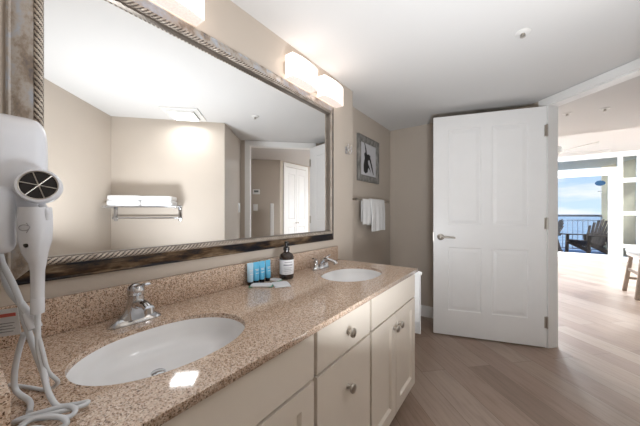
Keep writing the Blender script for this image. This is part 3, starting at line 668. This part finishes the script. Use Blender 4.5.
# ------------------------------------------------------------------ things on the worktop
bt = thing('soap_bottle', 'dark pump bottle with pale label standing by the backsplash', 'soap bottle', (-.969,1.037,ZT+.0005))
bm = NB(); lathe(bm, [(.034,0),(.0372,.004),(.0375,.010),(.0375,.108),(.036,.118),(.030,.127),(.020,.133),(.0145,.137),(.0145,.146)], 36); obj('body', bm, M['amber'], bt, 35, world=False)
bm = NB(); N_ = 26
ring = [[bm.verts.new((.0379*math.cos(R(-115+170*i/N_)), .0379*math.sin(R(-115+170*i/N_)), z)) for i in range(N_+1)] for z in (.026, .100)]
for i in range(N_): bm.faces.new((ring[0][i], ring[0][i+1], ring[1][i+1], ring[1][i]))
for zc, a0, a1, hh in ((.088,-62,2,.0035), (.074,-70,4,.007), (.060,-66,0,.0025), (.052,-62,-6,.0025), (.044,-66,-2,.0025), (.034,-60,-8,.0022)):
    aa = [R(a0+(a1-a0)*i/10) for i in range(11)]
    lo = [bm.verts.new((.0381*math.cos(a), .0381*math.sin(a), zc-hh/2)) for a in aa]; hi = [bm.verts.new((.0381*math.cos(a), .0381*math.sin(a), zc+hh/2)) for a in aa]
    for i in range(10): bm.faces.new((lo[i], lo[i+1], hi[i+1], hi[i])).material_index = 1
obj('label', bm, [M['paper'], M['greyink']], bt, 35, world=False)
bm = NB(); lathe(bm, [(.0165,.146),(.0165,.160),(.012,.163),(.006,.165),(.006,.178),(.011,.180),(.011,.190),(.007,.192),(0,.192)], 24)
tube(bm, spline([(0,0,.186),(.018,-.012,.187),(.030,-.020,.184),(.034,-.023,.178)], 5), .0045, 10); obj('pump', bm, M['black'], bt, 40, world=False)

def make_tube(m):
    t = thing('lotion_tube', '', 'tube', (0,0,0)); bm = NB(); n = 24; rings = []
    for z, a, b in ((.016,.0125,.0125),(.020,.0145,.0142),(.045,.0150,.0120),(.075,.0156,.0065),(.094,.0160,.0018),(.104,.0160,.0012)):
        rings.append([bm.verts.new((b*math.cos(2*PI*i/n), a*math.sin(2*PI*i/n), z)) for i in range(n)])
    for p, q in zip(rings, rings[1:]):
        for i in range(n): bm.faces.new((p[i], p[(i+1) % n], q[(i+1) % n], q[i]))
    bm.faces.new(rings[0]); bm.faces.new(rings[-1]); obj('body', bm, m, t, 45, world=False)
    bm = NB(); lathe(bm, [(.0115,0),(.0125,.001),(.0125,.0155),(0,.0155)], 24); obj('cap', bm, M['black'], t, 40, world=False)
    bm = NB()
    for z, hw in ((.070,.008),(.064,.006),(.052,.007)):
        x_ = .0125 if z < .06 else .0105
        box(bm, (x_-.0035,-hw,z-.0012), (x_-.0005+.0005,hw,z+.0012))
    obj('print', bm, M['paper'], t, world=False); return t
tl = ['palest of the four upright lotion tubes, at the left of the row', 'blue lotion tube second from left, beside the palest tube', 'blue lotion tube third from left in the row of four', 'blue lotion tube at the right end of the row, nearest the dark bottle']
for i in range(4):
    if i < 2: src = make_tube(M['paleblue'] if i == 0 else M['blue']); o = src
    else: o = copy_tree(src)
    o['label'] = tl[i]; o['group'] = 'lotion tubes along the backsplash'
    o.location = (-1.013+.002*i, .836+.034*i+(.004 if i == 3 else 0), ZT+.0005); o.rotation_euler = (0, 0, R((-12, -8, -18, -4)[i]))
def packet(cx, cy, rz, w_, h_, th, label, z, edge=False):
    t = thing('soap_packet', label, 'soap packet', (cx, cy, z), R(rz), 'flat packets in front of the tubes')
    bm = NB(); superell(bm, (0,0,th/2+.0003), (w_/2-.006, h_/2, th/2), .35, 36, 10); obj('wrapper', bm, M['paper'], t, 50, world=False)
    for s in (-1, 1):
        bm = NB(); box(bm, (s*(w_/2-.012)-.010,-h_/2+.001,.0012), (s*(w_/2-.012)+.010,h_/2-.001,.0032), .0006); obj('crimped_end', bm, M['green'] if edge else M['paper'], t, world=False)
packet(-.957, .856, 38, .112, .056, .009, 'flat white packet with green ends directly in front of the tubes', ZT+.0006, True)
packet(-.898, .925, -35, .105, .076, .006, 'plain white paper packet lying nearest the front edge', ZT+.0006)
packet(-.981, .968, 12, .070, .040, .008, 'small white packet with green ends between tubes and dark bottle', ZT+.0006, True)

# ------------------------------------------------------------------ hair dryer on the side wall
hd = thing('hair_dryer', 'white wall-mounted hair dryer with coiled white cord at left edge', 'hair dryer', (-.76,.03,ZT))
def cshape(p):
    k = max(0, p.x/.115)                     # front end rounds down towards the intake
    return Vector((p.x, p.y*(1-.10*k), p.z-(.022*k*k if p.z > 0 else 0)))
bm = NB(); superell(bm, (-.815,.073,1.230), (.112,.0465,.098), .42, 48, 28, cshape); obj('housing', bm, M['plastic'], hd, 60)
bm = NB(); box(bm, (-.870,.0265,1.070), (-.700,.071,1.19), .014, 3); obj('wall_cradle', bm, M['plastic'], hd, 40)
ic = Vector((-.668,.092,1.188)); iax = Vector((.95,-.26,.12)).normalized()
bm = NB(); lathe(bm, [(.027,-.034),(.030,-.016),(.0300,-.004),(.0285,.001),(.0255,.002),(.0248,-.0015)], 36, ic, iax); ig = obj('intake_collar', bm, M['plastic'], hd, 40)
d, s, u = frame_of(iax)
bm = NB(); lathe(bm, [(.0246,-.0014),(.0246,-.0008),(0,-.0008)], 32, ic, iax); obj('filter', bm, M['black'], hd)
bm = NB()
for k in range(3):
    a = R(12+60*k); v = s*math.cos(a)+u*math.sin(a); tube(bm, [ic+d*.0005-v*.0245, ic+d*.0005+v*.0245], .0009, 6)
for r_ in (.0245,): tube(bm, [ic+d*.0005+s*(r_*math.cos(2*PI*i/28))+u*(r_*math.sin(2*PI*i/28)) for i in range(29)], .0012, 6)
obj('intake_grille', bm, M['nickel'], hd, 50)
# handle below the intake
hx0 = Vector((-.684,.093,0)); ha = [(1.150,.021,.018),(1.130,.0225,.019),(1.110,.0225,.019),(1.090,.021,.018),(1.070,.0165,.0145),(1.052,.0110,.0102),(1.038,.0088,.0086),(1.000,.0082,.0082),(.988,.0082,.0082)]
bm = NB(); rings = []; Rv = Vector((.809,.588,0)); Fv = Vector((-.588,.809,0))
for z, a, b in ha: rings.append([bm.verts.new(hx0+Rv*x+Fv*y+Vector((0,0,z))-Rv*(.004 if z > 1.06 else .0)) for x, y in ell((0,0), a, b, 32, 2.6)])
for a, b in zip(rings, rings[1:]):
    for i in range(32): bm.faces.new((a[i], a[(i+1) % 32], b[(i+1) % 32], b[i]))
bm.faces.new(rings[0]); bm.faces.new(rings[-1]); obj('handle', bm, M['plastic'], hd, 45)
bm = NB(); lathe(bm, [(.0090,0),(.0094,.004),(.0092,.026),(.0084,.028)], 20, hx0+Vector((0,0,.963))); obj('strain_relief', bm, M['plastic'], hd, 40)
toc = Vector((.99,-.13,0)).normalized()
hp_ = hx0+Vector((-.003,0,1.085))-Fv*.0172; bm = NB(); lathe(bm, [(.0042,-.003),(.0042,.002),(0,.0025)], 16, hp_, -Fv); obj('button', bm, M['black'], hd, 40)
bm = NB(); lc = hx0+Vector((0,0,1.115))-Fv*.0192-Rv*.003
tube(bm, [lc+Rv*(.009*math.cos(R(a)))+Vector((0,0,.005*math.sin(R(a)))) for a in range(40, 321, 20)], .0007, 6)
tube(bm, [lc+Rv*x+Vector((0,0,z)) for x, z in ((.004,.008),(.010,.001),(.004,-.009))], .0007, 6); obj('emblem', bm, M['greyink'], hd)
bm = NB(); tube(bm, spline([hx0+Vector((.004,.004,1.155)), hx0+Vector((.014,.010,1.142)), hx0+Vector((.013,.010,1.128))], 4), .005, 10); obj('latch', bm, M['plastic'], hd, 50)
# cords
zt = ZT+.0052
bm = NB()
cA = [hx0+Vector((0,0,.966)), hx0+Vector((.002,0,.93)), Vector((-.680,.094,.90)), Vector((-.672,.098,.868)), Vector((-.650,.100,.838)), Vector((-.640,.108,.812)), Vector((-.636,.116,zt)), Vector((-.624,.131,zt))]
tube(bm, spline(cA, 8), .0042, 10, .8)
pile = [(-.612,.145,zt),(-.600,.158,zt+.002),(-.590,.150,zt+.004),(-.600,.120,zt+.006),(-.625,.085,zt+.004),(-.640,.078,zt),(-.628,.100,zt+.004),(-.600,.130,zt+.010),(-.580,.138,zt+.008),(-.572,.128,zt+.006),(-.585,.108,zt+.012),(-.606,.088,zt+.010),(-.600,.076,zt+.004),(-.578,.090,zt),(-.556,.112,zt+.004),(-.552,.122,zt+.009),(-.566,.116,zt+.016),(-.590,.092,zt+.018),(-.585,.074,zt+.010),(-.560,.082,zt+.002),(-.540,.098,zt),(-.535,.108,zt+.004),(-.548,.104,zt+.010),(-.568,.086,zt+.016),(-.575,.068,zt+.010),(-.556,.066,zt)]
tube(bm, spline([(x-.012, y-.014, z) for x, y, z in pile], 7), .0042, 10, .85); obj('cord', bm, M['cord'], hd, 60)
bm = NB()
cB = [(-.760,.052,1.08),(-.758,.060,1.03),(-.742,.066,1.00),(-.715,.078,.975),(-.698,.086,.955)]
tube(bm, spline(cB, 7), .0058, 12); obj('cord', bm, M['cord'], hd, 60)
bm = NB(); tube(bm, [(-.703,.084,.962),(-.694,.088,.948),(-.688,.091,.936)], [.0085,.0105,.0098], 14, .8); obj('plug_sleeve', bm, M['plastic'], hd, 40)
bm = NB(); tube(bm, spline([(-.689,.090,.938),(-.682,.094,.92),(-.676,.098,.895),(-.672,.104,.86),(-.690,.120,.825),(-.720,.110,zt),(-.760,.090,zt),(-.800,.070,zt)], 8), .0034, 10); obj('cord', bm, M['cord'], hd, 60)
bm = NB(); tube(bm, spline([(-.745,.050,1.07),(-.728,.066,1.02),(-.716,.076,.98),(-.716,.080,.95),(-.705,.085,.925),(-.690,.092,.89),(-.673,.098,.862),(-.662,.100,.845)], 8), .0048, 10)
tube(bm, spline([(-.712,.080,.925),(-.722,.074,.89),(-.728,.070,.85),(-.728,.072,.82),(-.700,.085,zt),(-.66,.080,zt)], 8), .0044, 10); obj('cord', bm, M['cord'], hd, 60)
bm = NB(); tgm = Matrix.Translation((-.742,.060,.943)) @ Matrix.Rotation(math.atan2(.588,.809), 4, 'Z') @ Matrix.Rotation(R(-8), 4, 'Y')
t_ = NB(); box(t_, (-.035,-.0006,-.024), (.026,.0006,.024)); 
for z_, h_ in ((.013,.006),): box(t_, (-.033,-.0010,z_-h_/2), (.022,-.0006,z_+h_/2), mi=1)
for i in range(4): box(t_, (-.030,-.0010,-.002-.005*i), (.018-.004*(i % 2),-.0006,-.0005-.005*i), mi=2)
join(bm, t_, tgm); obj('warning_tag', bm, [M['paper'], M['redink'], M['greyink']], hd)

# ------------------------------------------------------------------ balcony doors, balcony, sea
wn1 = sthing('window_1', 'wide white sliding glass balcony door facing the sea', 'sliding door', (1.0,YW,0))
FR = M['trim']
bm = NB(); box(bm, (X0-.06,YW-.02,0), (X0,YW+.09,2.53)); box(bm, (X1,YW-.02,0), (X1+.055,YW+.09,2.53)); box(bm, (X0,YW-.02,0), (X1,YW+.09,.06)); box(bm, (X0,YW-.02,2.115), (X1,YW+.09,2.24)); box(bm, (X0,YW-.02,2.47), (X1,YW+.09,2.53)); obj('frame', bm, FR, wn1)
bm = NB(); box(bm, (X1-.155,YW+.0,.06), (X1,YW+.04,2.115)); box(bm, (.55,YW+.0,.06), (.67,YW+.04,2.115)); box(bm, (.67,YW,.06), (X1-.155,YW+.04,.13)); box(bm, (.67,YW,2.05), (X1-.155,YW+.04,2.115)); sa = obj('sash', bm, FR, wn1)
bm = NB(); box(bm, (.67,YW+.016,.13), (X1-.155,YW+.024,2.05)); obj('pane', bm, M['glass'], wn1)
bm = NB(); box(bm, (X0,YW+.05,.06), (.60,YW+.058,2.115)); obj('pane', bm, M['glass'], wn1)
bm = NB(); box(bm, (X0,YW+.03,2.24), (X1,YW+.038,2.47)); obj('transom_pane', bm, M['glass'], wn1)
bm = NB(); box(bm, (X1-.10,YW-.035,.98), (X1-.06,YW,1.22), .008); box(bm, (X1-.088,YW-.04,1.04), (X1-.072,YW-.034,1.16), mi=1); obj('door_pull', bm, [M['trim'], M['screen']], wn1, 30)
bm = NB(); lathe(bm, [(.075,0),(.075,.002),(0,.002)], 28, (1.665,YW+.014,1.87), (0,-1,0), 1.25, .85); obj('sticker', bm, M['sticker'], wn1)
bm = NB(); box(bm, (1.62,YW+.013,1.66), (1.70,YW+.015,1.68)); obj('sticker', bm, M['screen'], wn1)
wn2 = sthing('window_2', 'narrow white divided-light door right of the sliding door', 'glazed door', (2.18,YW,0))
bm = NB(); xa, xb = X1+.055, X2
box(bm, (xa,YW-.01,0), (xa+.03,YW+.07,2.53)); box(bm, (xb-.10,YW-.01,0), (xb,YW+.07,2.53))
for z_0, z_1 in ((0,.10),(.32,.40),(1.09,1.17),(1.86,1.96),(2.47,2.53)): box(bm, (xa+.03,YW-.01,z_0), (xb-.10,YW+.07,z_1))
obj('frame', bm, FR, wn2)
bm = NB(); box(bm, (xa+.03,YW+.03,.10), (xb-.10,YW+.036,2.47)); obj('pane', bm, M['glass'], wn2)
bm = NB(); box(bm, (-1.5,YW+.05,-.12), (4,11.55,-.02)); struct('floor_balcony', bm, M['deck'], 'blue balcony floor outside the sliding door', 'balcony floor')
bm = NB(); prism(bm, [(2.07,11.5),(2.80,9.46),(3.0,9.5),(2.3,11.55)], -.02, 2.52); struct('wall_balcony', bm, M['stucco'], 'beige stucco balcony side wall')
bm = NB(); box(bm, (-1.5,YW+.1,2.52), (4,11.6,2.65)); struct('ceiling_balcony', bm, M['cream'], 'underside of the balcony above', 'balcony ceiling')
rl_ = thing('railing', 'blue grey balcony railing against the sea', 'railing', (.6,11.4,-.02))
bm = NB(); box(bm, (-1.4,11.36,1.03), (2.06,11.44,1.09), .008); obj('top_rail', bm, M['toprail'], rl_, 30)
bm = NB(); box(bm, (-1.4,11.385,.90), (2.06,11.415,.935)); obj('upper_rail', bm, M['rail'], rl_)
bm = NB(); box(bm, (-1.4,11.385,.03), (2.06,11.415,.065)); obj('lower_rail', bm, M['rail'], rl_)
for i in range(30):
    x = 2.0-.116*i; bm = NB(); z0_ = .065; box(bm, (x-.010,11.39,z0_), (x+.010,11.41,.90)); obj('baluster', bm, M['rail'], rl_)
for x in (2.045, .3, -1.35):
    bm = NB(); box(bm, (x-.022,11.378,-.0195), (x+.022,11.422,1.03)); obj('post', bm, M['rail'], rl_)
# adirondack chair: local +x is the way the sitter faces
def adirondack():
    t = thing('adirondack_chair', 'brown slatted adirondack chair fully in view on the balcony', 'chair', (1.62,10.5,-.02), R(226), 'balcony chairs')
    for s in (-1, 1):
        bm = NB(); beam(bm, (.36,s*.27,0), (.33,s*.27,.54), .10, .028, (0,s,0), .004); obj('front_leg', bm, M['chair'], t, 30, world=False)
        bm = NB(); beam(bm, (.36,s*.24,.36), (-.44,s*.24,.035), .028, .11, (0,0,1), .004); obj('side_rail', bm, M['chair'], t, 30, world=False)
        bm = NB(); beam(bm, (-.26,s*.27,.52), (-.40,s*.27,.0), .09, .028, (0,s,0), .004); obj('rear_leg', bm, M['chair'], t, 30, world=False)
        bm = NB(); beam(bm, (.42,s*.31,.555), (-.36,s*.31,.53), .13, .028, (0,0,1), .006); obj('armrest', bm, M['chair'], t, 30, world=False)
    for i in range(7):
        f = i/6; x = .34-.56*f; z = .40-.19*f; bm = NB(); beam(bm, (x,-.255,z), (x,.255,z), .072, .022, (-.3,0,1), .004); obj('seat_slat', bm, M['chair'], t, 30, world=False)
    for i in range(7):
        k = i-3; L_ = .84-.035*abs(k)**1.6; y0_ = k*.060; y1_ = k*.088
        b0 = Vector((-.20,y0_,.22)); b1 = Vector((-.20-.34*L_/.84, y1_, .22+.76*L_/.84)); bm = NB(); beam(bm, b0, b1, .066, .020, (1,0,.5), .006); obj('back_slat', bm, M['chair'], t, 30, world=False)
    for z, hw, x in ((.56,.30,-.395), (.30,.24,-.262)):
        bm = NB(); beam(bm, (x,-hw,z), (x,hw,z), .05, .024, (1,0,.5), .004); obj('back_brace', bm, M['chair'], t, 30, world=False)
    return t
ac = adirondack(); a2 = copy_tree(ac, 'brown slatted adirondack chair half hidden by the door jamb'); a2.location = (.58,10.45,-.02); a2.rotation_euler = (0, 0, R(196))
bm = NB(); prism(bm, [(-9000,40),(9000,40),(9000,12000),(-9000,12000)], -46, -45); so_ = obj('sea', bm, M['sea']); so_['kind'] = 'structure'; so_['label'] = 'pale blue sea out to the horizon'; so_['category'] = 'sea'

# ------------------------------------------------------------------ ceiling fan in the living room
fn = thing('ceiling_fan', 'white ceiling fan in the living room, mostly behind the door jamb', 'ceiling fan', (.56,6.40,ZL))
bm = NB(); lathe(bm, [(.07,-.0005),(.07,-.03),(.03,-.06),(.015,-.065)], 24); obj('canopy', bm, M['fan'], fn, 40, world=False)
bm = NB(); bar(bm, (0,0,-.05), (0,0,-.26), .013, 14); obj('downrod', bm, M['fan'], fn, 40, world=False)
bm = NB(); lathe(bm, [(.02,-.25),(.09,-.28),(.12,-.33),(.12,-.38),(.07,-.42),(.05,-.45),(0,-.46)], 28); obj('motor', bm, M['fan'], fn, 40, world=False)
for i in range(5):
    a = R(16+72*i); bm = NB(); t_ = NB(); n = 10
    up_ = [(.10+.65*j/n, (.055+.03*math.sin(PI*min(1, j/n*1.1)*.5))*(1 if j < n else .6)) for j in range(n+1)]
    prism(t_, [(x, -y) for x, y in up_]+[(x, y) for x, y in up_[::-1]], -.006, .006)
    xform(t_, Matrix.Rotation(a, 4, 'Z') @ Matrix.Translation((0,0,-.39)) @ Matrix.Rotation(R(12), 4, 'X')); join(bm, t_); obj('blade', bm, M['fan'], fn, world=False)
# stool
sl = thing('bar_stool', 'grey washed wooden stool with pale cushion at right edge', 'stool', (1.545,5.56,0))
sh_ = .585
for sx_, sy_ in ((-1,-1),(-1,1),(1,-1),(1,1)):
    bm = NB(); beam(bm, (sx_*.262,sy_*.26,0), (sx_*.205,sy_*.205,sh_-.055), .042, .042, (0,1,0), .004); obj('leg', bm, M['wash'], sl, 30, world=False)
for z, r_ in ((.20,.24), (.33,.228)):
    for s in (-1, 1):
        bm = NB()
        if z < .3: beam(bm, (-r_,s*r_,z), (r_,s*r_,z), .022, .034)
        else: beam(bm, (s*r_,-r_,z), (s*r_,r_,z), .022, .034)
        obj('stretcher', bm, M['wash'], sl, world=False)
bm = NB(); box(bm, (-.245,-.24,sh_-.055), (.245,.24,sh_-.005), .006); obj('apron', bm, M['trim'], sl, 30, world=False)
bm = NB(); superell(bm, (0,0,sh_+.022), (.275,.265,.030), .35, 40, 12); obj('cushion', bm, M['cushion'], sl, 60, world=False)
bm = NB(); t_ = NB(); box(t_, (.20,-.24,sh_+.03), (.235,.24,sh_+.36), .01); 
for v in t_.verts: v.co.x += (v.co.z-sh_)*.12
join(bm, t_); obj('backrest', bm, M['trim'], sl, 30, world=False)
